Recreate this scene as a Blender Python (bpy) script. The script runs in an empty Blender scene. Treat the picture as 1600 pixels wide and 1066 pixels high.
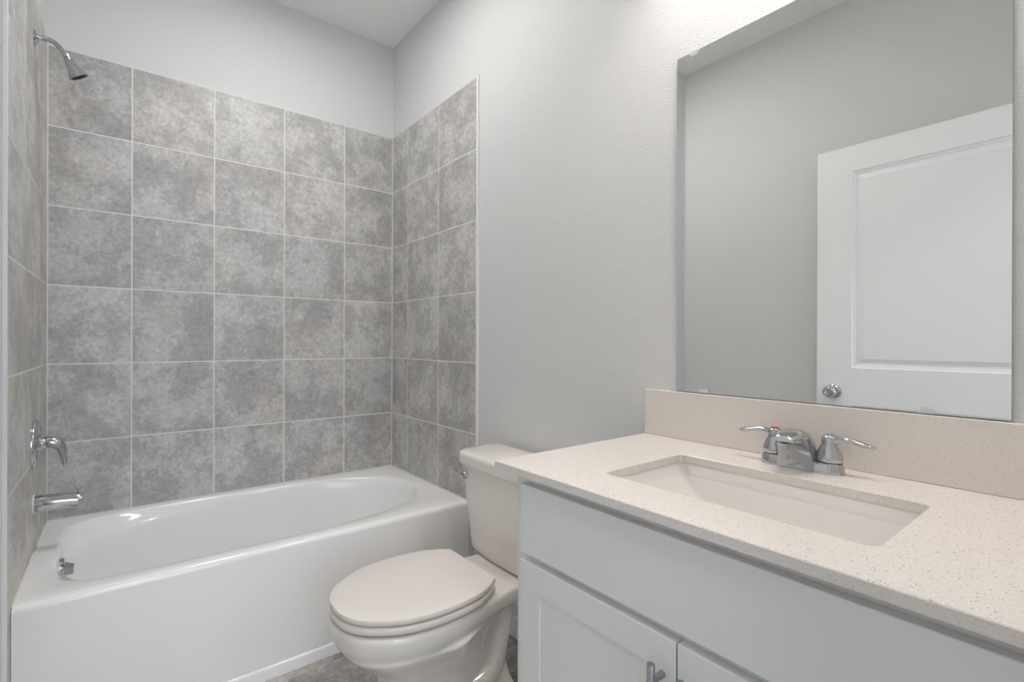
import bpy, bmesh, math, random
from mathutils import Vector, Matrix
random.seed(7)
SC = bpy.context.scene
COL = SC.collection
PI = math.pi

# ------------------------------------------------------------------ camera
cam_d = bpy.data.cameras.new('camera')
cam = bpy.data.objects.new('camera', cam_d)
COL.objects.link(cam)
cam_d.sensor_fit = 'HORIZONTAL'
cam_d.sensor_width = 36.0
cam_d.lens = 753.094 / 1600.0 * 36.0
cam_d.shift_x = (800.0 - 729.85) / 1600.0
cam_d.shift_y = 0.0004
cam_d.clip_start = 0.02
YAW, PITCH, ROLL = -0.6225, -0.001, 0.0032
_f = Vector((-math.sin(YAW) * math.cos(PITCH), math.cos(YAW) * math.cos(PITCH), math.sin(PITCH)))
_r = Vector((math.cos(YAW), math.sin(YAW), 0))
_u = _r.cross(_f)
_r2 = math.cos(ROLL) * _r + math.sin(ROLL) * _u
_u2 = -math.sin(ROLL) * _r + math.cos(ROLL) * _u
cam.matrix_world = Matrix(((_r2.x, _u2.x, -_f.x, -1.240), (_r2.y, _u2.y, -_f.y, -2.453),
                           (_r2.z, _u2.z, -_f.z, 1.1474), (0, 0, 0, 1)))
SC.camera = cam

# ------------------------------------------------------------------ world, lights, exposure
SC.view_settings.view_transform = 'Standard'
SC.view_settings.look = 'None'
SC.view_settings.gamma = 1.0
SC.view_settings.use_curve_mapping = False
SC.view_settings.exposure = 0.29
world = bpy.data.worlds.new('world')
SC.world = world
world.use_nodes = True
world.node_tree.nodes['Background'].inputs[0].default_value = (0.78, 0.88, 1.0, 1)
world.node_tree.nodes['Background'].inputs[1].default_value = 1.0
SC.cycles.max_bounces = 14
SC.cycles.diffuse_bounces = 8
SC.cycles.glossy_bounces = 8


def area(name, loc, rot, sx, sy, power, color):
    d = bpy.data.lights.new(name, 'AREA')
    d.shape = 'RECTANGLE'
    d.size, d.size_y, d.energy, d.color = sx, sy, power, color
    o = bpy.data.objects.new(name, d)
    o.location, o.rotation_euler = loc, rot
    COL.objects.link(o)
    return o


HALL_Y = -4.6
# daylight coming through the window of the hall behind the open doorway
area('hall_window_daylight', (-1.15, HALL_Y + 0.02, 1.35), (PI / 2, 0, 0), 1.6, 1.9, 16.0, (0.68, 0.84, 1.0))
# flush ceiling light in the hall
area('hall_ceiling_light', (-1.2, -3.5, 2.78), (0, 0, 0), 0.35, 0.35, 14.0, (1.0, 0.95, 0.90))
BULB = 260.0           # radiance of the vanity light bulbs
FILL_LAMP = 26.5            # radiance of the added ceiling fill lamp
BULB_COLOR = (1.0, 0.93, 0.87)


# ------------------------------------------------------------------ materials
def newmat(name):
    m = bpy.data.materials.new(name)
    m.use_nodes = True
    nt = m.node_tree
    b = nt.nodes['Principled BSDF']
    return m, nt, b


def N(nt, kind, **kw):
    n = nt.nodes.new(kind)
    for k, v in kw.items():
        setattr(n, k, v)
    return n


def plain(name, col, rough=0.5, metal=0.0, coat=0.0, ior=1.5):
    m, nt, b = newmat(name)
    b.inputs['Base Color'].default_value = (*col, 1)
    b.inputs['Roughness'].default_value = rough
    b.inputs['Metallic'].default_value = metal
    b.inputs['Coat Weight'].default_value = coat
    b.inputs['Coat Roughness'].default_value = 0.05
    b.inputs['IOR'].default_value = ior
    return m


def bumped(name, col, rough, scale, dist, strength, detail=3.0):
    m, nt, b = newmat(name)
    tc = N(nt, 'ShaderNodeTexCoord')
    no = N(nt, 'ShaderNodeTexNoise')
    no.inputs['Scale'].default_value = scale
    no.inputs['Detail'].default_value = detail
    nt.links.new(tc.outputs['Object'], no.inputs['Vector'])
    r = N(nt, 'ShaderNodeValToRGB')
    r.color_ramp.elements[0].position = 0.42
    r.color_ramp.elements[1].position = 0.62
    nt.links.new(no.outputs['Fac'], r.inputs['Fac'])
    bp = N(nt, 'ShaderNodeBump')
    bp.inputs['Strength'].default_value = strength
    bp.inputs['Distance'].default_value = dist
    nt.links.new(r.outputs['Color'], bp.inputs['Height'])
    nt.links.new(bp.outputs['Normal'], b.inputs['Normal'])
    b.inputs['Base Color'].default_value = (*col, 1)
    b.inputs['Roughness'].default_value = rough
    return m


def stone(name, dark, mid, light, tint, rough=0.42):
    m, nt, b = newmat(name)
    tc = N(nt, 'ShaderNodeTexCoord')
    at = N(nt, 'ShaderNodeAttribute', attribute_name='tile_rand')
    off = N(nt, 'ShaderNodeVectorMath', operation='SCALE')
    off.inputs['Scale'].default_value = 17.0
    nt.links.new(at.outputs['Vector'], off.inputs[0])
    add = N(nt, 'ShaderNodeVectorMath', operation='ADD')
    nt.links.new(tc.outputs['Object'], add.inputs[0])
    nt.links.new(off.outputs[0], add.inputs[1])
    def noise(scale, detail, rough_, dist):
        n = N(nt, 'ShaderNodeTexNoise')
        n.inputs['Scale'].default_value = scale
        n.inputs['Detail'].default_value = detail
        n.inputs['Roughness'].default_value = rough_
        n.inputs['Distortion'].default_value = dist
        nt.links.new(add.outputs[0], n.inputs['Vector'])
        return n
    n1 = noise(5.0, 14.0, 0.74, 0.12)
    r1 = N(nt, 'ShaderNodeValToRGB')
    e = r1.color_ramp.elements
    e[0].position, e[0].color = 0.36, (*dark, 1)
    e[1].position, e[1].color = 0.66, (*light, 1)
    x = e.new(0.490); x.color = (*mid, 1)
    x = e.new(0.522); x.color = tuple(0.45 * a + 0.55 * c for a, c in zip(mid, light)) + (1,)
    nt.links.new(n1.outputs['Fac'], r1.inputs['Fac'])
    # fine crackle
    n2 = noise(55.0, 6.0, 0.75, 0.5)
    r2 = N(nt, 'ShaderNodeValToRGB')
    r2.color_ramp.elements[0].position, r2.color_ramp.elements[0].color = 0.36, (0.74, 0.74, 0.74, 1)
    r2.color_ramp.elements[1].position, r2.color_ramp.elements[1].color = 0.64, (1.20, 1.20, 1.20, 1)
    nt.links.new(n2.outputs['Fac'], r2.inputs['Fac'])
    mu = N(nt, 'ShaderNodeMix', data_type='RGBA', blend_type='MULTIPLY')
    mu.inputs['Factor'].default_value = 0.85
    nt.links.new(r1.outputs['Color'], mu.inputs['A'])
    nt.links.new(r2.outputs['Color'], mu.inputs['B'])
    # brownish tint patches
    n3 = noise(3.2, 4.0, 0.5, 0.0)
    r3 = N(nt, 'ShaderNodeValToRGB')
    r3.color_ramp.elements[0].position = 0.48
    r3.color_ramp.elements[1].position = 0.72
    nt.links.new(n3.outputs['Fac'], r3.inputs['Fac'])
    mt = N(nt, 'ShaderNodeMix', data_type='RGBA', blend_type='MULTIPLY')
    mt.inputs['B'].default_value = (*tint, 1)
    nt.links.new(r3.outputs['Color'], mt.inputs['Factor'])
    nt.links.new(mu.outputs['Result'], mt.inputs['A'])
    # slight brightness change from tile to tile
    sep = N(nt, 'ShaderNodeSeparateXYZ')
    nt.links.new(at.outputs['Vector'], sep.inputs[0])
    mr = N(nt, 'ShaderNodeMapRange')
    mr.inputs['To Min'].default_value, mr.inputs['To Max'].default_value = 0.93, 1.06
    nt.links.new(sep.outputs['Y'], mr.inputs['Value'])
    sc = N(nt, 'ShaderNodeVectorMath', operation='SCALE')
    nt.links.new(mt.outputs['Result'], sc.inputs[0])
    nt.links.new(mr.outputs['Result'], sc.inputs['Scale'])
    nt.links.new(sc.outputs[0], b.inputs['Base Color'])
    bp = N(nt, 'ShaderNodeBump')
    bp.inputs['Strength'].default_value = 0.12
    bp.inputs['Distance'].default_value = 0.001
    nt.links.new(n2.outputs['Fac'], bp.inputs['Height'])
    nt.links.new(bp.outputs['Normal'], b.inputs['Normal'])
    b.inputs['Roughness'].default_value = rough
    return m


def quartz(name, base):
    m, nt, b = newmat(name)
    tc = N(nt, 'ShaderNodeTexCoord')
    prev = None
    def specks(scale, thr, size, prev_sock, col):
        v = N(nt, 'ShaderNodeTexVoronoi')
        v.inputs['Scale'].default_value = scale
        nt.links.new(tc.outputs['Object'], v.inputs['Vector'])
        lt = N(nt, 'ShaderNodeMath', operation='LESS_THAN')
        lt.inputs[1].default_value = size
        nt.links.new(v.outputs['Distance'], lt.inputs[0])
        sp = N(nt, 'ShaderNodeSeparateColor')
        nt.links.new(v.outputs['Color'], sp.inputs[0])
        l2 = N(nt, 'ShaderNodeMath', operation='LESS_THAN')
        l2.inputs[1].default_value = thr
        nt.links.new(sp.outputs[0], l2.inputs[0])
        mm = N(nt, 'ShaderNodeMath', operation='MULTIPLY')
        nt.links.new(lt.outputs[0], mm.inputs[0])
        nt.links.new(l2.outputs[0], mm.inputs[1])
        mx = N(nt, 'ShaderNodeMix', data_type='RGBA')
        nt.links.new(mm.outputs[0], mx.inputs['Factor'])
        if prev_sock is None:
            mx.inputs['A'].default_value = (*base, 1)
        else:
            nt.links.new(prev_sock, mx.inputs['A'])
        mx.inputs['B'].default_value = (*col, 1)
        return mx.outputs['Result']
    # fine mottling
    no = N(nt, 'ShaderNodeTexNoise')
    no.inputs['Scale'].default_value = 420.0
    no.inputs['Detail'].default_value = 2.0
    nt.links.new(tc.outputs['Object'], no.inputs['Vector'])
    r = N(nt, 'ShaderNodeValToRGB')
    r.color_ramp.elements[0].position, r.color_ramp.elements[0].color = 0.35, tuple(c * 0.93 for c in base) + (1,)
    r.color_ramp.elements[1].position, r.color_ramp.elements[1].color = 0.65, tuple(min(c * 1.04, 1) for c in base) + (1,)
    nt.links.new(no.outputs['Fac'], r.inputs['Fac'])
    s = specks(300.0, 0.30, 0.36, r.outputs['Color'], tuple(c * 0.86 for c in base))
    s = specks(350.0, 0.18, 0.34, s, (0.86, 0.85, 0.83))
    s = specks(290.0, 0.14, 0.31, s, (0.33, 0.31, 0.295))
    nt.links.new(s, b.inputs['Base Color'])
    b.inputs['Roughness'].default_value = 0.22
    return m


M = {}
M['wall'] = bumped('painted_wall', (0.71, 0.715, 0.715), 0.62, 240.0, 0.0011, 0.42)
M['ceiling'] = bumped('painted_ceiling', (0.90, 0.905, 0.91), 0.8, 160.0, 0.0015, 0.3)
M['tile'] = stone('grey_stone_tile', (0.385, 0.381, 0.374), (0.47, 0.466, 0.457), (0.63, 0.625, 0.613), (1.0, 0.955, 0.915))
M['floor_tile'] = stone('floor_stone_tile', (0.24, 0.228, 0.212), (0.38, 0.36, 0.335), (0.56, 0.53, 0.49), (1.0, 0.92, 0.86), 0.5)
M['grout'] = plain('white_grout', (0.82, 0.80, 0.785), 0.8)
M['floor_grout'] = plain('beige_floor_grout', (0.50, 0.47, 0.44), 0.8)
M['white_trim'] = plain('white_trim_paint', (0.84, 0.84, 0.835), 0.4)
M['tub'] = plain('white_enamel', (0.93, 0.93, 0.93), 0.14, coat=0.3)
M['china'] = plain('warm_white_china', (0.79, 0.755, 0.715), 0.12, coat=0.3)
M['seat'] = plain('warm_white_plastic', (0.79, 0.745, 0.705), 0.3)
M['basin'] = plain('white_basin_china', (0.82, 0.80, 0.77), 0.1, coat=0.3)
M['cabinet'] = plain('white_cabinet_paint', (0.80, 0.805, 0.81), 0.42)
M['cabinet_in'] = plain('cabinet_shadow_board', (0.55, 0.55, 0.55), 0.7)
M['quartz'] = quartz('speckled_quartz', (0.78, 0.73, 0.685))
M['chrome'] = plain('chrome', (0.54, 0.55, 0.565), 0.06, 1.0)
M['steel'] = plain('brushed_steel', (0.42, 0.425, 0.44), 0.32, 1.0)
M['black'] = plain('black_rubber', (0.02, 0.02, 0.02), 0.5)
M['red'] = plain('red_plastic', (0.55, 0.05, 0.04), 0.3)
M['door'] = plain('white_door_paint', (0.90, 0.905, 0.915), 0.42)
M['mirror'] = plain('mirror_silver', (0.885, 0.895, 0.885), 0.0, 1.0)
M['mirror_edge'] = plain('mirror_glass_edge', (0.16, 0.19, 0.18), 0.2)
M['caulk'] = plain('white_caulk', (0.8, 0.78, 0.75), 0.5)
M['hall_floor'] = plain('hall_floor', (0.42, 0.40, 0.37), 0.5)
cm, cnt, cb = newmat('clear_plastic')
cb.inputs['Base Color'].default_value = (0.80, 0.82, 0.83, 1)
cb.inputs['Roughness'].default_value = 0.1
_tp = N(cnt, 'ShaderNodeBsdfTransparent')
_cx = N(cnt, 'ShaderNodeMixShader')
_cx.inputs[0].default_value = 0.6
cnt.links.new(cb.outputs[0], _cx.inputs[1])
cnt.links.new(_tp.outputs[0], _cx.inputs[2])
cnt.links.new(_cx.outputs[0], cnt.nodes['Material Output'].inputs['Surface'])
M['clear'] = cm
bm_, bnt, bb = newmat('lit_bulb')
bb.inputs['Emission Color'].default_value = (*BULB_COLOR, 1)
bb.inputs['Emission Strength'].default_value = BULB
M['bulb'] = bm_
_lm, _lnt, _lb = newmat('fill_lamp_diffuser')
_lb.inputs['Emission Color'].default_value = (1.0, 0.985, 0.965, 1)
_lb.inputs['Emission Strength'].default_value = FILL_LAMP
M['fill_lamp_disc'] = _lm
sm_, snt, sb = newmat('frosted_glass_shade')
_tr = N(snt, 'ShaderNodeBsdfTranslucent')
_tr.inputs['Color'].default_value = (0.9, 0.88, 0.85, 1)
_mx = N(snt, 'ShaderNodeMixShader')
_mx.inputs[0].default_value = 0.45
sb.inputs['Base Color'].default_value = (0.9, 0.88, 0.86, 1)
snt.links.new(sb.outputs[0], _mx.inputs[1])
snt.links.new(_tr.outputs[0], _mx.inputs[2])
snt.links.new(_mx.outputs[0], snt.nodes['Material Output'].inputs['Surface'])
M['shade'] = sm_


# ------------------------------------------------------------------ mesh helpers
def box(bm, x0, x1, y0, y1, z0, z1, mi=0):
    v = [bm.verts.new(p) for p in ((x0, y0, z0), (x1, y0, z0), (x1, y1, z0), (x0, y1, z0),
                                   (x0, y0, z1), (x1, y0, z1), (x1, y1, z1), (x0, y1, z1))]
    fs = []
    for q in ((0, 3, 2, 1), (4, 5, 6, 7), (0, 1, 5, 4), (1, 2, 6, 5), (2, 3, 7, 6), (3, 0, 4, 7)):
        f = bm.faces.new([v[i] for i in q])
        f.material_index = mi
        fs.append(f)
    return fs


def loft(bm, rings, cap0=True, cap1=True, closed=True, mi=0):
    vs = [[bm.verts.new(p) for p in r] for r in rings]
    n = len(rings[0])
    for a, b in zip(vs, vs[1:]):
        for i in range(n if closed else n - 1):
            j = (i + 1) % n
            f = bm.faces.new((a[i], a[j], b[j], b[i]))
            f.material_index = mi
    if cap0:
        bm.faces.new(list(reversed(vs[0]))).material_index = mi
    if cap1:
        bm.faces.new(vs[-1]).material_index = mi
    return vs


def frame_axes(d):
    d = Vector(d).normalized()
    a = Vector((0, 0, 1)) if abs(d.z) < 0.9 else Vector((1, 0, 0))
    u = d.cross(a).normalized()
    return u, d.cross(u).normalized()


def lathe(bm, origin, axis, prof, n=32, mi=0):
    """prof: list of (distance along axis, radius)"""
    o = Vector(origin)
    ax = Vector(axis).normalized()
    u, w = frame_axes(ax)
    rings = []
    for h, r in prof:
        r = max(r, 1e-4)
        rings.append([o + ax * h + (u * math.cos(2 * PI * k / n) + w * math.sin(2 * PI * k / n)) * r for k in range(n)])
    loft(bm, rings, mi=mi)


def smooth_path(pts, sub=6):
    """Catmull-Rom through tuples of any length"""
    out = []
    P = [pts[0]] + list(pts) + [pts[-1]]
    for i in range(1, len(P) - 2):
        p0, p1, p2, p3 = P[i - 1], P[i], P[i + 1], P[i + 2]
        for s in range(sub):
            t = s / sub
            out.append(tuple(0.5 * (2 * b + (c - a) * t + (2 * a - 5 * b + 4 * c - d) * t * t + (3 * b - a - 3 * c + d) * t ** 3)
                             for a, b, c, d in zip(p0, p1, p2, p3)))
    out.append(tuple(pts[-1]))
    return out


def tube(bm, pts, n=20, sub=6, mi=0, flat=None):
    """pts: (x,y,z,r) or (x,y,z,ru,rw)"""
    P = smooth_path(pts, sub)
    rings = []
    up = None
    for i, p in enumerate(P):
        c = Vector(p[:3])
        a = Vector(P[max(i - 1, 0)][:3])
        b = Vector(P[min(i + 1, len(P) - 1)][:3])
        d = (b - a).normalized()
        if up is None:
            u, w = frame_axes(d)
        else:
            u = (up - d * up.dot(d)).normalized()
            w = d.cross(u).normalized()
        up = u
        ru = p[3]
        rw = p[4] if len(p) > 4 else p[3]
        rings.append([c + u * math.cos(2 * PI * k / n) * ru + w * math.sin(2 * PI * k / n) * rw for k in range(n)])
    loft(bm, rings, mi=mi)


def rrect(cx, cy, hx, hy, r, z, k=6):
    """rounded rectangle ring, counter-clockwise"""
    out = []
    r = min(r, hx - 1e-4, hy - 1e-4)
    for sx, sy, a0 in ((1, 1, 0), (-1, 1, PI / 2), (-1, -1, PI), (1, -1, 3 * PI / 2)):
        for i in range(k + 1):
            a = a0 + (PI / 2) * i / k
            out.append(Vector((cx + sx * (hx - r) + r * math.cos(a), cy + sy * (hy - r) + r * math.sin(a), z)))
    return out


def finish(name, bm, mats, parent=None, smooth=None, bevel=None, bev_seg=2, subsurf=0):
    bmesh.ops.recalc_face_normals(bm, faces=bm.faces)
    if smooth is not None:
        for f in bm.faces:
            f.smooth = True
        lim = math.radians(smooth)
        for e in bm.edges:
            if len(e.link_faces) == 2:
                e.smooth = e.calc_face_angle(0.0) < lim
    me = bpy.data.meshes.new(name)
    bm.to_mesh(me)
    bm.free()
    for m in (mats if isinstance(mats, (list, tuple)) else [mats]):
        me.materials.append(m)
    o = bpy.data.objects.new(name, me)
    COL.objects.link(o)
    if bevel:
        b = o.modifiers.new('bevel', 'BEVEL')
        b.width, b.segments, b.limit_method, b.angle_limit = bevel, bev_seg, 'ANGLE', math.radians(40)
    if subsurf:
        s = o.modifiers.new('subsurf', 'SUBSURF')
        s.levels = s.render_levels = subsurf
    if parent is not None:
        o.parent = parent
        o.matrix_parent_inverse = Matrix.Translation(parent.location).inverted()
    return o


def tag(o, label, cat, group=None):
    o['label'], o['category'] = label, cat
    if group:
        o['group'] = group
    return o


def thing(name, label, cat, loc, group=None):
    o = bpy.data.objects.new(name, None)
    o.location = loc
    o.empty_display_size = 0.05
    COL.objects.link(o)
    return tag(o, label, cat, group)


def struct(o, label=None, cat=None):
    o['kind'] = 'structure'
    if label:
        o['label'] = label
    if cat:
        o['category'] = cat
    return o


def B(name, boxes, mats, parent=None, bevel=None, seg=2):
    bm = bmesh.new()
    for b in boxes:
        box(bm, *b)
    return finish(name, bm, mats, parent, bevel=bevel, bev_seg=seg)


def tiles(name, axis, plane, face_dir, us, zs, thick=0.008, gap=0.0048, mats=None, seed=0):
    """axis 'x','y': wall tiles running along that axis and z; axis 'f': floor tiles. us, zs = joint positions."""
    rnd = random.Random(seed)
    bm = bmesh.new()
    lay = bm.faces.layers.float_vector.new('tile_rand')
    def put(u0, u1, v0, v1, d0, d1, mi):
        if axis == 'x':
            return box(bm, u0, u1, min(d0, d1), max(d0, d1), v0, v1, mi)
        if axis == 'y':
            return box(bm, min(d0, d1), max(d0, d1), u0, u1, v0, v1, mi)
        return box(bm, u0, u1, v0, v1, min(d0, d1), max(d0, d1), mi)
    back = plane - face_dir * thick
    put(min(us), max(us), min(zs), max(zs), back, plane - face_dir * 0.0007, 1)
    g = gap / 2
    for a, b in zip(us, us[1:]):
        for c, d in zip(zs, zs[1:]):
            rv = Vector((rnd.random(), rnd.random(), rnd.random()))
            for f in put(min(a, b) + g, max(a, b) - g, min(c, d) + g, max(c, d) - g, back, plane, 0):
                f[lay] = rv
    return finish(name, bm, mats, bevel=0.0006, bev_seg=2)


# ------------------------------------------------------------------ room shell
CEIL = 2.80
LX = -1.473          # face of the tile on the shower wall
LWX = -1.60          # face of the left wall outside the alcove
FY = -2.46           # inner face of the front wall (doorway)
DW = 0.008           # drywall stands this far behind the tile face
struct(B('ceiling', [(-3.2, 0.25, HALL_Y - 0.1, 0.15, CEIL, CEIL + 0.1)], M['ceiling']), 'plain light grey painted ceiling above the tub and mirror', 'ceiling')
struct(B('wall_back', [(-1.80, 0.15, DW, 0.13, 0, CEIL)], M['wall']), 'white painted wall above the long tiled side of the tub', 'wall')
struct(B('wall_right', [(DW, 0.13, FY - 0.12, DW, 0, CEIL)], M['wall']), 'white orange-peel textured wall behind toilet and mirror', 'wall')
struct(B('wall_left', [(LWX - 0.12, LWX, FY - 0.12, DW, 0, CEIL), (LWX, LX - DW, -0.806, DW, 0, CEIL)], M['wall']), 'white wall behind the open door, seen in the mirror', 'wall')
struct(B('wall_front', [(-0.70, DW, FY - 0.11, FY, 0, CEIL), (LWX, -1.53, FY - 0.11, FY, 0, CEIL), (-1.53, -0.70, FY - 0.11, FY, 2.06, CEIL)], M['wall']), 'white wall with the doorway the photo is taken from', 'wall')
# hall behind the doorway
struct(B('wall_hall', [(-3.2, -1.95, HALL_Y - 0.1, HALL_Y, 0, CEIL), (-0.35, 0.25, HALL_Y - 0.1, HALL_Y, 0, CEIL),
                       (-1.95, -0.35, HALL_Y - 0.1, HALL_Y, 0, 0.4), (-1.95, -0.35, HALL_Y - 0.1, HALL_Y, 2.3, CEIL),
                       (-3.2, -3.1, HALL_Y, FY - 0.11, 0, CEIL), (0.14, 0.24, HALL_Y, FY - 0.12, 0, CEIL),
                       (-3.1, LWX - 0.12, FY - 0.12, FY - 0.02, 0, CEIL)], M['wall']), 'white hall wall with a window behind the doorway', 'wall')
struct(B('window_1', [(-1.95, -1.90, HALL_Y - 0.08, HALL_Y - 0.02, 0.4, 2.3), (-0.40, -0.35, HALL_Y - 0.08, HALL_Y - 0.02, 0.4, 2.3),
                      (-1.90, -0.40, HALL_Y - 0.08, HALL_Y - 0.02, 0.4, 0.45), (-1.90, -0.40, HALL_Y - 0.08, HALL_Y - 0.02, 2.25, 2.3),
                      (-1.90, -0.40, HALL_Y - 0.07, HALL_Y - 0.03, 1.33, 1.37)], M['white_trim']), 'white window frame in the hall', 'window')
struct(B('hall_floor', [(-3.2, 0.25, HALL_Y - 0.1, FY - 0.11, -0.05, 0.0)], M['hall_floor']), 'plain hall floor beyond the doorway', 'floor')
# bathroom floor tiles
fx = [LWX] + [LWX + 0.20 + 0.308 * i for i in range(5)] + [DW]
fy = [FY - 0.11] + [-0.777 - 0.308 * i for i in range(5, -1, -1)] + [DW]
struct(tiles('floor', 'f', 0.0, 1, fx, fy, thick=0.02, gap=0.005, mats=[M['floor_tile'], M['floor_grout']], seed=5), 'grey-brown stone tile floor between tub and toilet', 'floor')
# wall tile
ZR = [0.128, 0.436, 0.744, 1.052, 1.360, 1.668, 1.976, 2.2856]
struct(tiles('wall_back_tile', 'x', 0.0, -1, [LX, -1.2042, -0.8962, -0.5882, -0.2802, 0.0], ZR, mats=[M['tile'], M['grout']], seed=1), 'grey marbled tile covering the long wall above the tub', 'tile wall')
struct(tiles('wall_right_tile', 'y', 0.0, -1, [-0.791, -0.4866, -0.1786, 0.0], [0.0] + ZR, mats=[M['tile'], M['grout']], seed=2), 'grey marbled tile strip at the tub end beside the toilet', 'tile wall')
struct(tiles('wall_left_tile', 'y', LX, 1, [-0.797, -0.500, -0.192, 0.0], [0.0] + ZR, mats=[M['tile'], M['grout']], seed=3), 'grey marbled tile on the shower wall behind the chrome fittings', 'tile wall')
struct(B('trim_1', [(-0.0015, DW, -0.8015, -0.7905, 0.0, 2.288)], M['white_trim'], bevel=0.001), 'narrow white vertical trim ending the tile beside the toilet', 'trim')
struct(B('trim_2', [(LX - DW, LX + 0.0015, -0.806, -0.7965, 0.0, 2.288)], M['white_trim'], bevel=0.001), 'narrow white vertical trim ending the shower wall tile', 'trim')
_c = 0.0032
struct(B('trim_4', [(LX, LX + _c, -_c, 0.0, 0.446, 2.2856), (-_c, 0.0, -_c, 0.0, 0.446, 2.2856), (LX + _c, -_c, -0.003, 0.0, 0.4455, 0.449),
                    (LX, LX + 0.003, -0.735, -_c, 0.4455, 0.449), (-0.003, 0.0, -0.735, -_c, 0.4455, 0.449), (-0.003, 0.0, -0.744, -0.7405, 0.0, 0.43)], M['caulk']), 'pale caulk lines in the tile corners and along the tub rim', 'caulk')
struct(B('baseboard_right', [(-0.006, DW, -1.66, -0.8015, 0.0, 0.083)], M['white_trim'], bevel=0.004), 'white baseboard on the wall behind the toilet', 'baseboard')
struct(B('baseboard_left', [(LWX, LWX + 0.014, FY, -0.806, 0.0, 0.083)], M['white_trim'], bevel=0.004), 'white baseboard on the wall behind the open door', 'baseboard')


# ------------------------------------------------------------------ bathtub
def tub():
    root = thing('bathtub', 'long white alcove bathtub along the tiled walls', 'bathtub', (-0.74, -0.37, 0))
    bm = bmesh.new()
    n = 120
    cx, cy = -0.745, -0.352
    x0, x1, y1 = LX + 0.001, -0.001, -0.001
    yf = -0.74
    def outline(sl, sr, sy, z, nl=3.6, nr=2.35, shift=0.0):
        out = []
        for k in range(n):
            a = 2 * PI * k / n
            c, s = math.cos(a), math.sin(a)
            ex = nr if c > 0 else nl
            hx = 0.672 * sr if c > 0 else 0.668 * sl
            px = cx + shift + math.copysign(abs(c) ** (2 / ex), c) * hx
            py = cy + math.copysign(abs(s) ** (2 / ex), s) * 0.318 * sy
            out.append(Vector((px, py, z)))
        return out
    ref = outline(1, 1, 1, 0)
    def rect(y0, z):
        out = []
        for p in ref:
            d = Vector((p.x - cx, p.y - cy))
            t = 1e9
            if d.x > 1e-6: t = min(t, (x1 - cx) / d.x)
            if d.x < -1e-6: t = min(t, (x0 - cx) / d.x)
            if d.y > 1e-6: t = min(t, (y1 - cy) / d.y)
            if d.y < -1e-6: t = min(t, (y0 - cy) / d.y)
            out.append([cx + d.x * t, cy + d.y * t, z])
        # snap nearest samples into the four corners
        for X, Y in ((x0, y0), (x1, y0), (x0, y1), (x1, y1)):
            q = min(out, key=lambda p: (p[0] - X) ** 2 + (p[1] - Y) ** 2)
            q[0], q[1] = X, Y
        return [Vector(p) for p in out]
    H = 0.445
    rings = [rect(yf, 0.043), rect(yf, H - 0.02), rect(yf + 0.0015, H - 0.012), rect(yf + 0.006, H - 0.005), rect(yf + 0.013, H - 0.0012), rect(yf + 0.022, H)]
    rings += [outline(1.012, 1.02, 1.022, H - 0.0005, 6.5), outline(1.004, 1.005, 1.008, H - 0.003, 6.2), outline(0.996, 0.992, 0.994, H - 0.010, 5.8),
              outline(0.99, 0.98, 0.984, H - 0.020, 4.8), outline(0.982, 0.965, 0.97, H - 0.042, 3.0), outline(0.978, 0.95, 0.965, H - 0.065, 2.9), outline(0.97, 0.90, 0.945, 0.30),
              outline(0.95, 0.78, 0.90, 0.18), outline(0.925, 0.69, 0.85, 0.115), outline(0.88, 0.63, 0.77, 0.085), outline(0.7, 0.5, 0.6, 0.075)]
    loft(bm, rings, cap0=False)
    # toe strip at the foot of the apron
    r = [[Vector((x, yf - 0.006, 0.001)), Vector((x, yf - 0.006, 0.036)), Vector((x, yf - 0.004, 0.041)), Vector((x, yf, 0.045)), Vector((x, yf + 0.03, 0.045)), Vector((x, yf + 0.03, 0.001))] for x in (x0, x1)]
    loft(bm, r)
    finish('tub_body', bm, M['tub'], root, smooth=50)
    # overflow cover on the wall of the basin under the spout
    bm = bmesh.new()
    lathe(bm, (-1.397, -0.362, 0.388), (1, 0, 0.06), [(-0.006, 0.029), (0.003, 0.029), (0.006, 0.026), (0.007, 0.0)], 32)
    loft(bm, [[Vector((-1.391, -0.362 + s * a, 0.366 + c)) for s, c in ((-1, 0), (1, 0), (1, 0.03), (-1, 0.03))] for a in (0.020,)] +
         [[Vector((-1.368, -0.362 + s * 0.018, 0.366 + c)) for s, c in ((-1, 0), (1, 0), (1, 0.02), (-1, 0.02))]])
    o = finish('overflow_cover', bm, M['chrome'], root, smooth=40)
    o['label'] = 'small chrome overflow cover'
    bm = bmesh.new()
    lathe(bm, (-1.20, -0.352, 0.074), (0, 0, 1), [(0, 0.036), (0.004, 0.036), (0.006, 0.03), (0.004, 0.024), (0.004, 0.0)], 32)
    o = finish('drain', bm, M['chrome'], root, smooth=40)
    o['label'] = 'chrome tub drain'
    return root


tub()


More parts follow.
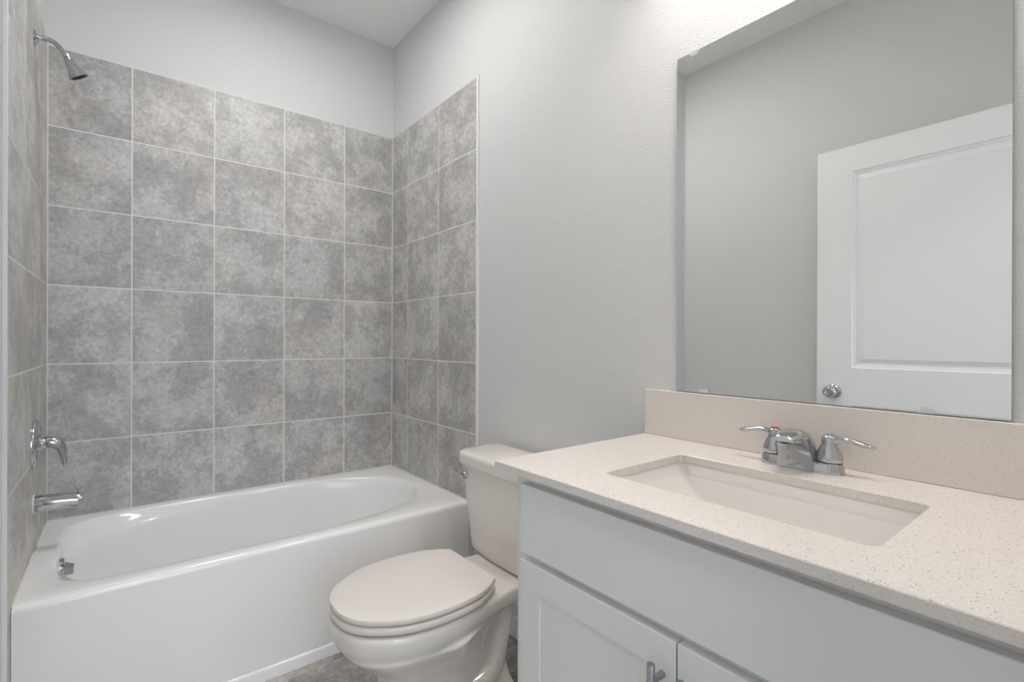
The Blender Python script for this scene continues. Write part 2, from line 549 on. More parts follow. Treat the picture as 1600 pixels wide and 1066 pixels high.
# ------------------------------------------------------------------ shower fittings
def shower():
    y = -0.350
    t = thing('shower_fixture', 'chrome shower head on a bent arm high on the left tile wall', 'shower head', (LX, y, 2.134))
    bm = bmesh.new()
    lathe(bm, (LX, y, 2.134), (1, 0, 0), [(0, 0.027), (0.002, 0.027), (0.007, 0.020), (0.012, 0.012)], 32)
    finish('flange', bm, M['chrome'], t, smooth=50)
    bm = bmesh.new()
    a = 0.0078
    tube(bm, [(LX, y, 2.134, a), (-1.45, y, 2.1385, a), (-1.428, y, 2.137, a), (-1.41, y, 2.124, a), (-1.394, y, 2.102, a)], 18)
    finish('arm', bm, M['chrome'], t, smooth=50)
    ax = Vector((0.040, 0.014, -0.066)).normalized()
    p = Vector((-1.392, y, 2.099))
    bm = bmesh.new()
    lathe(bm, p, ax, [(-0.006, 0.0095), (-0.005, 0.0115), (0.003, 0.0115), (0.004, 0.0095), (0.010, 0.0095), (0.011, 0.0135), (0.016, 0.0150), (0.026, 0.0165), (0.038, 0.0195), (0.050, 0.0245), (0.060, 0.0295), (0.065, 0.0305), (0.066, 0.028), (0.064, 0.027)], 36)
    h = finish('head', bm, M['chrome'], t, smooth=50)
    bm = bmesh.new()
    lathe(bm, p + ax * 0.0638, ax, [(0, 0.026), (0.0012, 0.025)], 32)
    u, w = frame_axes(ax)
    for rr, cnt in ((0.0, 1), (0.009, 6), (0.018, 12)):
        for k in range(cnt):
            q = p + ax * 0.0648 + (u * math.cos(2 * PI * k / cnt) + w * math.sin(2 * PI * k / cnt)) * rr
            lathe(bm, q, ax, [(0, 0.0022), (0.003, 0.0016)], 8)
    o = finish('spray_face', bm, M['black'], t, smooth=50)
    o['label'] = 'dark spray face'

    yv = -0.330
    t = thing('shower_valve', 'chrome round shower valve with a curved lever above the tub spout', 'tap', (LX, yv, 0.803))
    bm = bmesh.new()
    lathe(bm, (LX, yv, 0.803), (1, 0, 0), [(0, 0.080), (0.006, 0.080), (0.011, 0.076), (0.014, 0.066), (0.012, 0.060), (0.014, 0.03), (0.02, 0.026)], 48)
    finish('escutcheon', bm, M['chrome'], t, smooth=40)
    bm = bmesh.new()
    lathe(bm, (LX + 0.012, yv, 0.803), (1, 0, 0), [(0, 0.019), (0.02, 0.0185), (0.022, 0.017)], 32)
    finish('sleeve', bm, M['chrome'], t, smooth=40)
    bm = bmesh.new()
    tube(bm, [(LX + 0.030, yv, 0.803, 0.019), (-1.432, yv, 0.804, 0.0205), (-1.415, yv, 0.797, 0.019), (-1.402, yv, 0.776, 0.014), (-1.398, yv, 0.75, 0.0095), (-1.394, yv, 0.727, 0.007, 0.006), (-1.390, yv, 0.722, 0.003)], 24)
    finish('lever', bm, M['chrome'], t, smooth=50)

    ys = -0.345
    t = thing('tub_spout', 'chrome tub spout with diverter knob jutting from tile above the tub', 'spout', (LX, ys, 0.608))
    rings = []
    for x, r, zc, fl in ((LX, 0.0275, 0.608, 1.0), (LX + 0.01, 0.0275, 0.608, 1), (-1.41, 0.026, 0.607, 1.0), (-1.375, 0.025, 0.605, 1), (-1.362, 0.0245, 0.603, 1.12), (-1.347, 0.0235, 0.602, 1.2), (-1.343, 0.021, 0.602, 1.15)):
        ring = []
        for k in range(32):
            a = 2 * PI * k / 32
            sz = math.sin(a)
            ring.append(Vector((x, ys + math.cos(a) * r, zc + (sz * r if sz > 0 else sz * r * fl))))
        rings.append(ring)
    bm = bmesh.new()
    loft(bm, rings)
    finish('spout_body', bm, M['chrome'], t, smooth=40)
    bm = bmesh.new()
    lathe(bm, (-1.356, ys, 0.618), (0, 0, 1), [(0, 0.003), (0.014, 0.003), (0.015, 0.006), (0.019, 0.0065), (0.022, 0.004)], 20)
    finish('diverter_knob', bm, M['chrome'], t, smooth=40)
    bm = bmesh.new()
    lathe(bm, (LX + 0.0005, ys, 0.608), (1, 0, 0), [(0, 0.031), (0.003, 0.030), (0.004, 0.0275)], 32)
    o = finish('caulk_ring', bm, M['caulk'], t, smooth=40)
    o['label'] = 'white caulk ring'


shower()


# ------------------------------------------------------------------ toilet
TY = -1.195


def half_outline(pts, z, n_sub=5, back_round=0.0):
    """pts: (x, halfwidth) from the front tip to the back; returns a closed ring"""
    P = smooth_path(pts, n_sub)
    right = [Vector((x, TY - max(w, 0), z)) for x, w in P]
    left = [Vector((x, TY + max(w, 0), z)) for x, w in P]
    return right + list(reversed(left[1:]))


def toilet():
    t = thing('toilet', 'warm white two-piece toilet between the tub and the vanity', 'toilet', (-0.4, TY, 0))
    rim = [(-0.778, 0.0), (-0.772, 0.05), (-0.750, 0.098), (-0.70, 0.140), (-0.63, 0.168), (-0.55, 0.178), (-0.46, 0.172), (-0.36, 0.155), (-0.26, 0.137), (-0.16, 0.126), (-0.06, 0.122), (-0.03, 0.112)]
    def ramp(s, a, b):
        k = min(max((s - a) / (b - a), 0), 1)
        return k * k * (3 - 2 * k)
    def sec(z, xf, xb, w, wb, s0=0.25, s1=0.75):
        # stretch the rim outline: front x, back x, front half width, rear half width
        out = []
        for x, hw in rim:
            s = (x + 0.778) / 0.748
            k0, k = ramp(s, 0.25, 0.75), ramp(s, s0, s1)
            norm = hw / (0.178 * (1 - k0) + 0.126 * k0)
            out.append((xf + (xb - xf) * s, norm * (w * (1 - k) + wb * k)))
        return half_outline(out, z)
    bm = bmesh.new()
    q = (0.52, 0.82)
    rings = [
        sec(0.000, -0.662, -0.185, 0.118, 0.128, *q), sec(0.018, -0.662, -0.185, 0.118, 0.128, *q), sec(0.030, -0.652, -0.200, 0.106, 0.116, *q),
        sec(0.055, -0.644, -0.214, 0.095, 0.098, *q), sec(0.095, -0.640, -0.224, 0.089, 0.080, *q), sec(0.140, -0.638, -0.232, 0.090, 0.076, *q),
        sec(0.170, -0.639, -0.235, 0.094, 0.076, *q), sec(0.195, -0.643, -0.235, 0.101, 0.077, *q), sec(0.215, -0.651, -0.235, 0.108, 0.078, *q), sec(0.235, -0.667, -0.235, 0.117, 0.080, *q),
        sec(0.255, -0.693, -0.235, 0.129, 0.083, *q), sec(0.275, -0.722, -0.235, 0.143, 0.087, *q), sec(0.293, -0.745, -0.233, 0.156, 0.092, *q), sec(0.311, -0.761, -0.226, 0.167, 0.098, *q),
        sec(0.319, -0.766, -0.060, 0.170, 0.106), sec(0.330, -0.772, -0.038, 0.174, 0.118), sec(0.345, -0.777, -0.031, 0.178, 0.124), sec(0.366, -0.778, -0.03, 0.179, 0.126),
        sec(0.377, -0.776, -0.03, 0.177, 0.125), sec(0.383, -0.771, -0.034, 0.172, 0.120), sec(0.385, -0.76, -0.04, 0.162, 0.112)]
    loft(bm, rings)
    # trapway relief on both flanks
    for s in (-1, 1):
        yy = TY + s * 0.070
        tube(bm, [(-0.225, yy - s * 0.01, 0.305, 0.020), (-0.240, yy, 0.285, 0.030), (-0.252, yy + s * 0.004, 0.250, 0.032), (-0.268, yy + s * 0.006, 0.205, 0.033), (-0.278, yy + s * 0.006, 0.160, 0.034),
                  (-0.300, yy + s * 0.006, 0.118, 0.035), (-0.36, yy + s * 0.006, 0.098, 0.034), (-0.43, yy, 0.092, 0.030), (-0.47, yy - s * 0.012, 0.09, 0.022)], 20)
        tube(bm, [(-0.300, yy - s * 0.012, 0.315, 0.020), (-0.318, yy - s * 0.004, 0.275, 0.026), (-0.338, yy - s * 0.004, 0.23, 0.026), (-0.355, yy - s * 0.004, 0.195, 0.024), (-0.40, yy - s * 0.006, 0.17, 0.022)], 18)
    finish('bowl', bm, M['china'], t, smooth=60, subsurf=2)
    # seat ring and lid
    so = [(-0.776, 0.0), (-0.770, 0.046), (-0.750, 0.088), (-0.712, 0.124), (-0.645, 0.161), (-0.56, 0.179), (-0.475, 0.179), (-0.40, 0.167), (-0.355, 0.147), (-0.325, 0.128), (-0.3165, 0.1225)]
    si = [(-0.70, 0.0), (-0.695, 0.03), (-0.68, 0.06), (-0.65, 0.085), (-0.60, 0.105), (-0.55, 0.112), (-0.48, 0.112), (-0.43, 0.10), (-0.40, 0.08), (-0.39, 0.05), (-0.385, 0.0001)]
    def scaled(pts, d, cx=-0.545):
        return [(cx + (x - cx) * (1 - d / 0.23), w * (1 - d / 0.178)) for x, w in pts]
    bm = bmesh.new()
    o0 = half_outline(scaled(so, 0.001), 0.3920)
    o1 = half_outline(scaled(so, -0.0005), 0.394)
    o2 = half_outline(so, 0.408)
    o3 = half_outline(scaled(so, 0.003), 0.4105)
    i0 = half_outline(si, 0.4105)
    i1 = half_outline(si, 0.3920)
    loft(bm, [o0, o1, o2, o3, i0, i1, o0], cap0=False, cap1=False)
    bmesh.ops.remove_doubles(bm, verts=bm.verts, dist=1e-6)
    finish('seat', bm, M['seat'], t, smooth=50)
    bm = bmesh.new()
    rings = [half_outline(scaled(so, 0.008), 0.4176), half_outline(scaled(so, 0.0), 0.4176), half_outline(scaled(so, -0.0005), 0.4186), half_outline(scaled(so, -0.0005), 0.4268),
             half_outline(scaled(so, 0.001), 0.4303), half_outline(scaled(so, 0.008), 0.4322), half_outline(scaled(so, 0.022), 0.4340), half_outline(scaled(so, 0.05), 0.4358), half_outline(scaled(so, 0.11), 0.4370)]
    loft(bm, rings)
    finish('seat_lid', bm, M['seat'], t, smooth=40)
    for s in (-1, 1):
        bm = bmesh.new()
        cy = TY + s * 0.075
        box(bm, -0.325, -0.290, cy - 0.014, cy + 0.014, 0.384, 0.402)
        finish('hinge', bm, M['seat'], t, bevel=0.005, bev_seg=3)
        bm = bmesh.new()
        lathe(bm, (-0.312, cy - 0.012, 0.408), (0, 1, 0), [(0, 0.006), (0.024, 0.006)], 16)
        finish('hinge_pin', bm, M['seat'], t, smooth=40)
    # bumpers between rim, seat and lid
    for s in (-1, 1):
        for bx in (-0.40, -0.66):
            for bz, bh in ((0.3835, 0.0075), (0.4105, 0.0065)):
                bm = bmesh.new()
                lathe(bm, (bx, TY + s * 0.128, bz), (0, 0, 1), [(0, 0.008), (bh, 0.007)], 12)
                finish('seat_bumper', bm, M['seat'], t, smooth=40)
    # tank
    def trk(z, xf, xb, w, r, bow, rb=0.02):
        out = []
        for p in rrect((xf + xb) / 2, TY, (xb - xf) / 2, w, r, z, 8):
            k = (p.y - TY) / w
            if p.x < (xf + xb) / 2:
                p.x -= bow * (1 - k * k)
            out.append(p)
        # a few points along the long front so that the bow is round
        res = []
        for i, p in enumerate(out):
            q = out[(i + 1) % len(out)]
            res.append(p)
            if (p - q).length > 0.15:
                for j in range(1, 12):
                    m = p.lerp(q, j / 12)
                    if m.x < (xf + xb) / 2:
                        k = (m.y - TY) / w
                        m.x = xf - bow * (1 - k * k)
                    res.append(m)
        return res
    bm = bmesh.new()
    loft(bm, [trk(0.3855, -0.180, -0.045, 0.155, 0.03, 0.014), trk(0.390, -0.192, -0.038, 0.167, 0.03, 0.014), trk(0.400, -0.198, -0.034, 0.174, 0.03, 0.013), trk(0.418, -0.200, -0.032, 0.178, 0.03, 0.013),
              trk(0.55, -0.203, -0.028, 0.201, 0.032, 0.012), trk(0.693, -0.207, -0.024, 0.228, 0.034, 0.012)])
    finish('tank', bm, M['china'], t, smooth=40)
    bm = bmesh.new()
    loft(bm, [trk(0.6935, -0.208, -0.020, 0.230, 0.040, 0.012), trk(0.696, -0.216, -0.018, 0.236, 0.044, 0.012), trk(0.700, -0.220, -0.017, 0.240, 0.046, 0.012), trk(0.728, -0.222, -0.016, 0.241, 0.047, 0.012),
              trk(0.736, -0.220, -0.018, 0.239, 0.047, 0.012), trk(0.7405, -0.214, -0.022, 0.233, 0.046, 0.012), trk(0.742, -0.206, -0.030, 0.225, 0.044, 0.011)])
    finish('tank_lid', bm, M['china'], t, smooth=40)
    # flush lever at the left of the tank front
    bm = bmesh.new()
    fy, fz, fxx = TY + 0.182, 0.657, -0.2125
    lathe(bm, (fxx, fy, fz), (-1, 0, 0), [(-0.006, 0.015), (0.004, 0.015), (0.007, 0.012), (0.012, 0.010), (0.017, 0.009), (0.019, 0.004)], 28)
    h = finish('flush_lever', bm, M['chrome'], t, smooth=40)
    h['label'] = 'chrome flush lever'
    bm = bmesh.new()
    tube(bm, [(fxx - 0.012, fy, fz, 0.006), (fxx - 0.018, fy + 0.018, fz + 0.003, 0.006, 0.005), (fxx - 0.014, fy + 0.040, fz + 0.008, 0.007, 0.004), (fxx - 0.010, fy + 0.054, fz + 0.010, 0.004, 0.003)], 16)
    finish('lever_arm', bm, M['chrome'], h, smooth=40)
    for s in (-1, 1):
        bm = bmesh.new()
        lathe(bm, (-0.262, TY + s * 0.112, 0.017), (0, 0, 1), [(0, 0.019), (0.012, 0.018), (0.022, 0.013), (0.026, 0.0)], 24)
        finish('bolt_cap', bm, M['seat'], t, smooth=50)


toilet()

# ------------------------------------------------------------------ vanity
VL, VR = -1.655, -2.435      # cabinet sides
VC = -2.0405                 # centre line of the vanity
CT = 0.883                   # counter top height
FRX, DRX = -0.527, -0.547    # face frame, door front


def shaker(parent, name, ya, yb, z0, z1, stile=0.058, rail=0.055):
    ya, yb = min(ya, yb), max(ya, yb)
    bm = bmesh.new()
    xb, xf, xp = FRX - 0.0005, DRX, DRX + 0.0035
    rings = []
    def ring(i, x, o=0):
        return [Vector((x, ya + i * stile + o, z0 + i * rail + o)), Vector((x, yb - i * stile - o, z0 + i * rail + o)),
                Vector((x, yb - i * stile - o, z1 - i * rail - o)), Vector((x, ya + i * stile + o, z1 - i * rail - o))]
    loft(bm, [ring(0, xb), ring(0, xf + 0.001), ring(0, xf, 0.001), ring(1, xf), ring(1, xp, 0.0004)])
    return finish(name, bm, M['cabinet'], parent)


def vanity():
    t = thing('vanity_cabinet', 'white shaker vanity cabinet under the speckled counter', 'cabinet', (-0.26, VC, 0))
    bm = bmesh.new()
    xb = DW - 0.002
    T = 0.016
    ztop = 0.8658
    box(bm, FRX + 0.019, xb, VL - T, VL, 0.0, ztop)
    box(bm, FRX + 0.019, xb, VR, VR + T, 0.0, ztop)
    box(bm, FRX + 0.019, xb, VR + T, VL - T, 0.10, 0.116)
    box(bm, xb - 0.006, xb, VR + T, VL - T, 0.116, ztop)
    box(bm, FRX + 0.07, FRX + 0.085, VR + T, VL - T, 0.0, 0.10)
    finish('carcass', bm, M['cabinet'], t)
    bm = bmesh.new()
    box(bm, FRX, FRX + 0.019, VL - 0.04, VL, 0.0, ztop)
    box(bm, FRX, FRX + 0.019, VR, VR + 0.04, 0.0, ztop)
    box(bm, FRX, FRX + 0.019, VR + 0.04, VL - 0.04, 0.825, ztop)
    box(bm, FRX, FRX + 0.019, VR + 0.04, VL - 0.04, 0.675, 0.715)
    box(bm, FRX, FRX + 0.019, VR + 0.04, VL - 0.04, 0.10, 0.14)
    finish('face_frame', bm, M['cabinet'], t)
    y0, y1 = -1.684, -2.397
    bm = bmesh.new()
    box(bm, DRX, FRX - 0.0005, y1, y0, 0.7005, 0.8445)
    finish('false_drawer_front', bm, M['cabinet'], t, bevel=0.0015)
    for (a, b, hy) in ((y0, VC + 0.0015, VC + 0.0225), (VC - 0.0015, y1, VC - 0.0260)):
        d = shaker(t, 'door', a, b, 0.12, 0.684)
        hx = DRX - 0.032
        bm = bmesh.new()
        lathe(bm, (hx, hy, 0.503), (0, 0, 1), [(0, 0.0056), (0.0008, 0.0062), (0.1492, 0.0062), (0.15, 0.0056)], 24)
        for z in (0.530, 0.625):
            lathe(bm, (hx, hy, z), (1, 0, 0), [(0, 0.0052), (0.0315, 0.0052)], 20)
        h = finish('handle', bm, M['steel'], d, smooth=40)
        h['label'] = 'brushed steel bar handle'
    # countertop with sink cut-out
    sx0, sx1, sy0, sy1 = -0.452, -0.170, -2.258, -1.826
    scx, scy, shx, shy = (sx0 + sx1) / 2, (sy0 + sy1) / 2, (sx1 - sx0) / 2, (sy1 - sy0) / 2
    cx0, cx1, cy0, cy1 = -0.567, DW - 0.001, -2.455, -1.622
    bm = bmesh.new()
    k = 6
    def outer(z, o):
        hole = rrect(scx, scy, shx, shy, 0.018, z, k)
        out = []
        for i, p in enumerate(hole):
            q = i // (k + 1)
            f = (i % (k + 1)) / k
            X0, X1, Y0, Y1 = cx0 + o, cx1, cy0, cy1 - o
            if q == 0: c, a, b = (X1, Y1), (X1, p.y), (p.x, Y1)
            elif q == 1: c, a, b = (X0, Y1), (p.x, Y1), (X0, p.y)
            elif q == 2: c, a, b = (X0, Y0), (X0, p.y), (p.x, Y0)
            else: c, a, b = (X1, Y0), (p.x, Y0), (X1, p.y)
            if f < 0.5: u = Vector(a).lerp(Vector(c), f * 2)
            else: u = Vector(c).lerp(Vector(b), f * 2 - 1)
            out.append(Vector((u.x, u.y, z)))
        return out
    zb = 0.8665
    def hole(z, e=0.0): return rrect(scx, scy, shx + e, shy + e, 0.018 + e, z, k)
    loft(bm, [hole(zb), outer(zb, 0), outer(CT - 0.0015, 0), outer(CT, 0.0015), hole(CT, 0.001), hole(CT - 0.001), hole(zb)], cap0=False, cap1=False)
    bmesh.ops.remove_doubles(bm, verts=bm.verts, dist=1e-6)
    tag(finish('countertop', bm, M['quartz']), 'beige speckled quartz countertop on the white vanity', 'countertop')
    tag(B('backsplash', [(-0.012, DW - 0.0005, -2.455, -1.622, CT + 0.0003, 1.0105)], M['quartz'], bevel=0.0012), 'low beige speckled quartz backsplash below the mirror', 'backsplash')
    # undermount basin
    st = thing('sink', 'white rectangular undermount sink set in the speckled counter', 'sink', (scx, scy, 0.70))
    bm = bmesh.new()
    def R(z, e, r, ey=None): return rrect(scx, scy, shx + e, shy + (e if ey is None else ey), r, z, 8)
    zt = zb - 0.0004
    rings = [R(zt, 0.020, 0.03), R(zt, 0.003, 0.02), R(zt - 0.004, 0.001, 0.018), R(0.842, 0.000, 0.014, -0.003), R(0.836, -0.002, 0.012, -0.008), R(0.800, -0.008, 0.012, -0.042), R(0.765, -0.014, 0.012, -0.076), R(0.742, -0.020, 0.016, -0.099), R(0.731, -0.030, 0.022, -0.113), R(0.724, -0.06, 0.03, -0.14), R(0.718, -0.12, 0.02, -0.17),
             ]
    outer_r = [R(0.708, -0.11, 0.02, -0.16), R(0.712, -0.05, 0.03, -0.115), R(0.735, -0.008, 0.03, -0.086), R(0.80, 0.004, 0.025, -0.026), R(0.83, 0.006, 0.025, 0.004), R(zt - 0.012, 0.008, 0.03), R(zt - 0.012, 0.020, 0.03), R(zt, 0.020, 0.03)]
    loft(bm, rings + outer_r, cap0=False, cap1=False)
    bmesh.ops.remove_doubles(bm, verts=bm.verts, dist=1e-6)
    # the floor of the basin
    loft(bm, [R(0.7182, -0.1195, 0.02, -0.1695), R(0.709, -0.1105, 0.02, -0.1605)], True, True)
    finish('basin', bm, M['basin'], st, smooth=45)
    bm = bmesh.new()
    lathe(bm, (scx + 0.02, scy, 0.7175), (0, 0, 1), [(0, 0.020), (0.003, 0.020), (0.004, 0.016), (0.002, 0.013), (0.002, 0)], 28)
    o = finish('drain', bm, M['chrome'], st, smooth=40)
    o['label'] = 'chrome sink drain'


vanity()


def faucet():
    yc, xc, z0 = -2.0375, -0.072, CT + 0.0002
    t = thing('faucet', 'chrome two-handle faucet standing on the counter behind the sink', 'faucet', (xc, yc, z0))
    bm = bmesh.new()
    def st(z, hx, hy): return rrect(xc, yc, hx, hy, hx, z, 10)
    loft(bm, [st(z0, 0.0285, 0.0760), st(z0 + 0.004, 0.0285, 0.0760), st(z0 + 0.016, 0.0265, 0.0742), st(z0 + 0.021, 0.0235, 0.0712), st(z0 + 0.0225, 0.018, 0.0660)])
    finish('base', bm, M['chrome'], t, smooth=40)
    # spout: rows of (x, z) along its top and along its underside
    top = [(-0.043, 0.904), (-0.048, 0.928), (-0.064, 0.952), (-0.092, 0.966), (-0.120, 0.9685), (-0.143, 0.966), (-0.159, 0.961), (-0.167, 0.956)]
    bot = [(-0.103, 0.8845), (-0.103, 0.899), (-0.107, 0.916), (-0.117, 0.932), (-0.131, 0.942), (-0.146, 0.946), (-0.158, 0.947), (-0.165, 0.9475)]
    wid = [0.0345, 0.0330, 0.0305, 0.0280, 0.0255, 0.0235, 0.0220, 0.0205]
    rows = smooth_path([(a[0], a[1], b[0], b[1], w) for a, b, w in zip(top, bot, wid)], 5)
    rings = []
    for ax_, az, bx, bz, w in rows:
        a, b = Vector((ax_, 0, az)), Vector((bx, 0, bz))
        ring = []
        for k in range(21):                      # crowned top
            th = PI * k / 20
            c, sn = math.cos(th), math.sin(th)
            p = b.lerp(a, 0.08 + 0.92 * sn ** 0.75) if 0 < k < 20 else b.copy()
            ring.append(Vector((p.x, yc + math.copysign(abs(c) ** 0.75, c) * w, p.z)))
        for k in range(1, 8):                    # slightly hollow underside
            u_ = -1 + 2 * k / 8
            p = b.lerp(a, 0.06 * (1 - u_ * u_))
            ring.append(Vector((p.x, yc + u_ * w, p.z)))
        rings.append(ring)
    bm = bmesh.new()
    loft(bm, rings)
    finish('spout', bm, M['chrome'], t, smooth=42)
    bm = bmesh.new()
    lathe(bm, (-0.147, yc, 0.9435), (0, 0, 1), [(0, 0.009), (0.006, 0.010)], 20)
    o = finish('aerator', bm, M['black'], t, smooth=40)
    for s, hot in ((1, True), (-1, False)):
        hy = yc + s * 0.0505
        zb = z0 + 0.0215
        bm = bmesh.new()
        lathe(bm, (xc, hy, zb - 0.002), (0, 0, 1), [(0, 0.0215), (0.004, 0.0215)], 32)
        finish('gap_ring', bm, M['black'], t, smooth=40)  # black ring standing in for the dark gap under the handle
        bm = bmesh.new()
        lathe(bm, (xc, hy, zb + 0.0015), (0, 0, 1), [(0, 0.0225), (0.002, 0.0232), (0.012, 0.0222), (0.022, 0.0192), (0.031, 0.0150), (0.036, 0.0132), (0.042, 0.0138), (0.047, 0.0138), (0.051, 0.0115), (0.0525, 0.009)], 36)
        hub = finish('handle', bm, M['chrome'], t, smooth=50)
        bm = bmesh.new()
        zl = zb + 0.046
        tube(bm, [(xc, hy + s * 0.004, zl - 0.004, 0.010, 0.009), (xc, hy + s * 0.016, zl + 0.000, 0.0078, 0.0070), (xc, hy + s * 0.030, zl + 0.0015, 0.0062, 0.0052), (xc, hy + s * 0.046, zl - 0.001, 0.0072, 0.0048),
                  (xc, hy + s * 0.060, zl - 0.0045, 0.0088, 0.0048), (xc, hy + s * 0.069, zl - 0.006, 0.0080, 0.0045), (xc, hy + s * 0.0735, zl - 0.006, 0.003, 0.002)], 20)
        finish('lever', bm, M['chrome'], hub, smooth=50)
        bm = bmesh.new()
        lathe(bm, (xc, hy, zb + 0.0535), (0, 0, 1), [(0, 0.0078), (0.0025, 0.0075), (0.0032, 0.0)], 24)
        c = finish('index_button', bm, M['red'] if hot else M['steel'], hub, smooth=40)
        c['label'] = 'red hot-water button' if hot else 'dark cold-water button'


faucet()


# ------------------------------------------------------------------ mirror
def mirror():
    yl, yr, zb, zt = -1.711, -2.326, 1.0125, 1.923
    bm = bmesh.new()
    fs = box(bm, 0.002, 0.0072, yr, yl, zb, zt, 1)
    fs[5].material_index = 0
    o = finish('wall_mirror', bm, [M['mirror'], M['mirror_edge']])
    tag(o, 'large frameless rectangular mirror on the wall above the backsplash', 'mirror')
    def clip(y, z, s):
        bm = bmesh.new()
        n = 14
        prof = [Vector((0, y + 0.012 * math.cos(PI * k / n), z + s * 0.012 * math.sin(PI * k / n))) for k in range(n + 1)]
        prof += [Vector((0, y - 0.012, z - s * 0.010)), Vector((0, y + 0.012, z - s * 0.010))] if False else []
        rings = [[Vector((x, p.y, p.z)) for p in prof] for x in (0.0019, -0.0012, -0.0020)]
        rings[2] = [Vector((-0.0020, y + (p.y - y) * 0.85, z + (p.z - z) * 0.85)) for p in prof]
        loft(bm, rings)
        c = finish('mirror_clip', bm, M['clear'], o, smooth=40)
        c['label'] = 'clear plastic mirror clip'
    clip(-1.757, zt, -1)
    clip(-1.786, zb, 1)
    clip(-2.219, zb, 1)


mirror()


# ------------------------------------------------------------------ door standing open along the left wall
def door():
    ya, yb = -2.425, -1.556
    z0, z1 = 0.012, 2.043
    xb, xf = -1.495, -1.460
    bm = bmesh.new()
    # front skin with two moulded panels, plus back and edges
    panels = [(-2.290, -1.690, 1.030, 1.926), (-2.290, -1.690, 0.20, 0.86)]
    ys = [ya, panels[0][0], panels[0][1], yb]
    zs = [z0, panels[1][2], panels[1][3], panels[0][2], panels[0][3], z1]
    for side, X, sg in ((0, xf, -1), (1, xb, 1)):
        for i in range(3):
            for j in range(5):
                if i == 1 and j in (1, 3):
                    rings = []
                    for o, d in ((0, 0), (0.003, 0.0055), (0.012, 0.0070), (0.015, 0.0115), (0.024, 0.0120), (0.042, 0.0035)):
                        x = X + sg * d
                        rings.append([Vector((x, ys[i] + o, zs[j] + o)), Vector((x, ys[i + 1] - o, zs[j] + o)), Vector((x, ys[i + 1] - o, zs[j + 1] - o)), Vector((x, ys[i] + o, zs[j + 1] - o))])
                    loft(bm, rings, cap0=False)
                else:
                    bm.faces.new([bm.verts.new(p) for p in ((X, ys[i], zs[j]), (X, ys[i + 1], zs[j]), (X, ys[i + 1], zs[j + 1]), (X, ys[i], zs[j + 1]))])
    for q in (((xb, ya, z0), (xf, ya, z0), (xf, ya, z1), (xb, ya, z1)), ((xb, yb, z0), (xf, yb, z0), (xf, yb, z1), (xb, yb, z1)),
              ((xb, ya, z0), (xf, ya, z0), (xf, yb, z0), (xb, yb, z0)), ((xb, ya, z1), (xf, ya, z1), (xf, yb, z1), (xb, yb, z1))):
        bm.faces.new([bm.verts.new(p) for p in q])
    bmesh.ops.remove_doubles(bm, verts=bm.verts, dist=1e-5)
    d = struct(finish('door_1', bm, M['door']), 'white panelled door standing open, reflected in the mirror', 'door')
    for X, s in ((xf, 1), (xb, -1)):
        bm = bmesh.new()
        lathe(bm, (X, -1.622, 0.918), (s, 0, 0), [(-0.001, 0.032), (0.004, 0.032), (0.009, 0.026), (0.012, 0.013), (0.026, 0.012), (0.032, 0.020), (0.042, 0.0265), (0.054, 0.0265), (0.062, 0.020), (0.064, 0.014), (0.061, 0.011), (0.061, 0.0)], 36)
        k = finish('door_knob', bm, M['chrome'], d, smooth=40)
        k['label'] = 'chrome round door knob'
    # casing round the doorway
    struct(B('trim_3', [(-1.60 + 0.012, -1.53, FY, FY + 0.014, 0, 2.12), (-0.70, -0.63, FY, FY + 0.014, 0, 2.12), (-1.53, -0.70, FY, FY + 0.014, 2.06, 2.12)], M['white_trim'], bevel=0.003), 'white casing round the doorway', 'trim')


door()


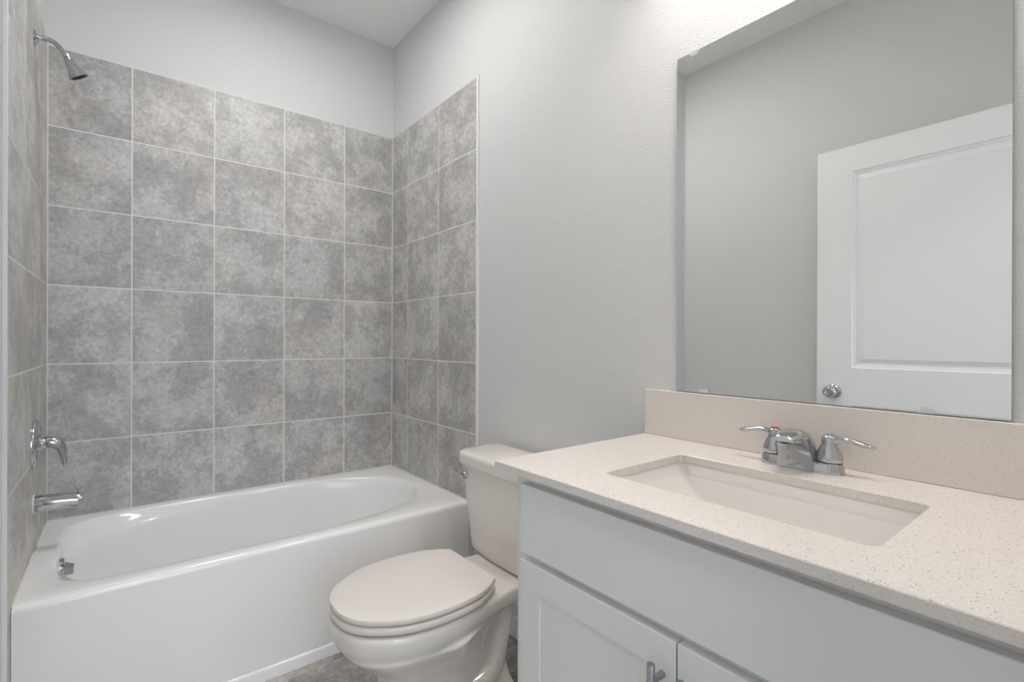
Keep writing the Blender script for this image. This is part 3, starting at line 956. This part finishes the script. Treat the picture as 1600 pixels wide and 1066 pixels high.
# ------------------------------------------------------------------ vanity light above the mirror (the lamp that lights the counter)
def vanity_light():
    zc = 2.53
    t = thing('vanity_light', 'three-shade vanity light on the wall above the mirror', 'lamp', (0, VC, zc))
    B('back_plate', [(-0.018, DW - 0.001, VC - 0.26, VC + 0.26, zc - 0.055, zc + 0.055)], M['chrome'], t, bevel=0.004)
    for i in (-1, 0, 1):
        y = VC + i * 0.19
        bm = bmesh.new()
        tube(bm, [(-0.015, y, zc, 0.009), (-0.06, y, zc + 0.012, 0.009), (-0.118, y, zc + 0.005, 0.009), (-0.135, y, zc - 0.025, 0.009)], 14)
        lathe(bm, (-0.135, y, zc - 0.02), (0, 0, -1), [(0, 0.02), (0.03, 0.022)], 20)
        finish('arm', bm, M['chrome'], t, smooth=50)
        bm = bmesh.new()
        o = (-0.135, y, zc - 0.04)
        lathe2 = [(0, 0.024), (0.03, 0.036), (0.07, 0.048), (0.11, 0.056), (0.13, 0.062)]
        u, w = frame_axes((0, 0, -1))
        loft(bm, [[Vector(o) + Vector((0, 0, -h)) + (u * math.cos(2 * PI * k / 32) + w * math.sin(2 * PI * k / 32)) * r for k in range(32)] for h, r in lathe2], cap0=False, cap1=False)
        sh = finish('shade', bm, M['shade'], t, smooth=60)
        bm = bmesh.new()
        lathe(bm, (-0.135, y, zc - 0.05), (0, 0, -1), [(0, 0.012), (0.02, 0.014), (0.04, 0.026), (0.06, 0.030), (0.078, 0.024), (0.088, 0.008)], 24)
        finish('bulb', bm, M['bulb'], t, smooth=60)


vanity_light()


# ------------------------------------------------------------------ unseen flush ceiling lamp, added to brighten the room evenly
def ceiling_fill_lamp():
    t = thing('ceiling_fill_lamp', 'round flush white ceiling lamp, added out of view as fill light', 'lamp', (-0.69, -0.86, CEIL))
    bm = bmesh.new()
    lathe(bm, (-0.69, -0.86, CEIL - 0.0003), (0, 0, -1), [(0, 0.20), (0.018, 0.20), (0.022, 0.185), (0.012, 0.18)], 48)
    finish('rim', bm, M['white_trim'], t, smooth=40)
    bm = bmesh.new()
    lathe(bm, (-0.69, -0.86, CEIL - 0.013), (0, 0, -1), [(0, 0.178), (0.006, 0.17), (0.009, 0.0)], 48)
    finish('diffuser', bm, M['fill_lamp_disc'], t, smooth=40)


ceiling_fill_lamp()
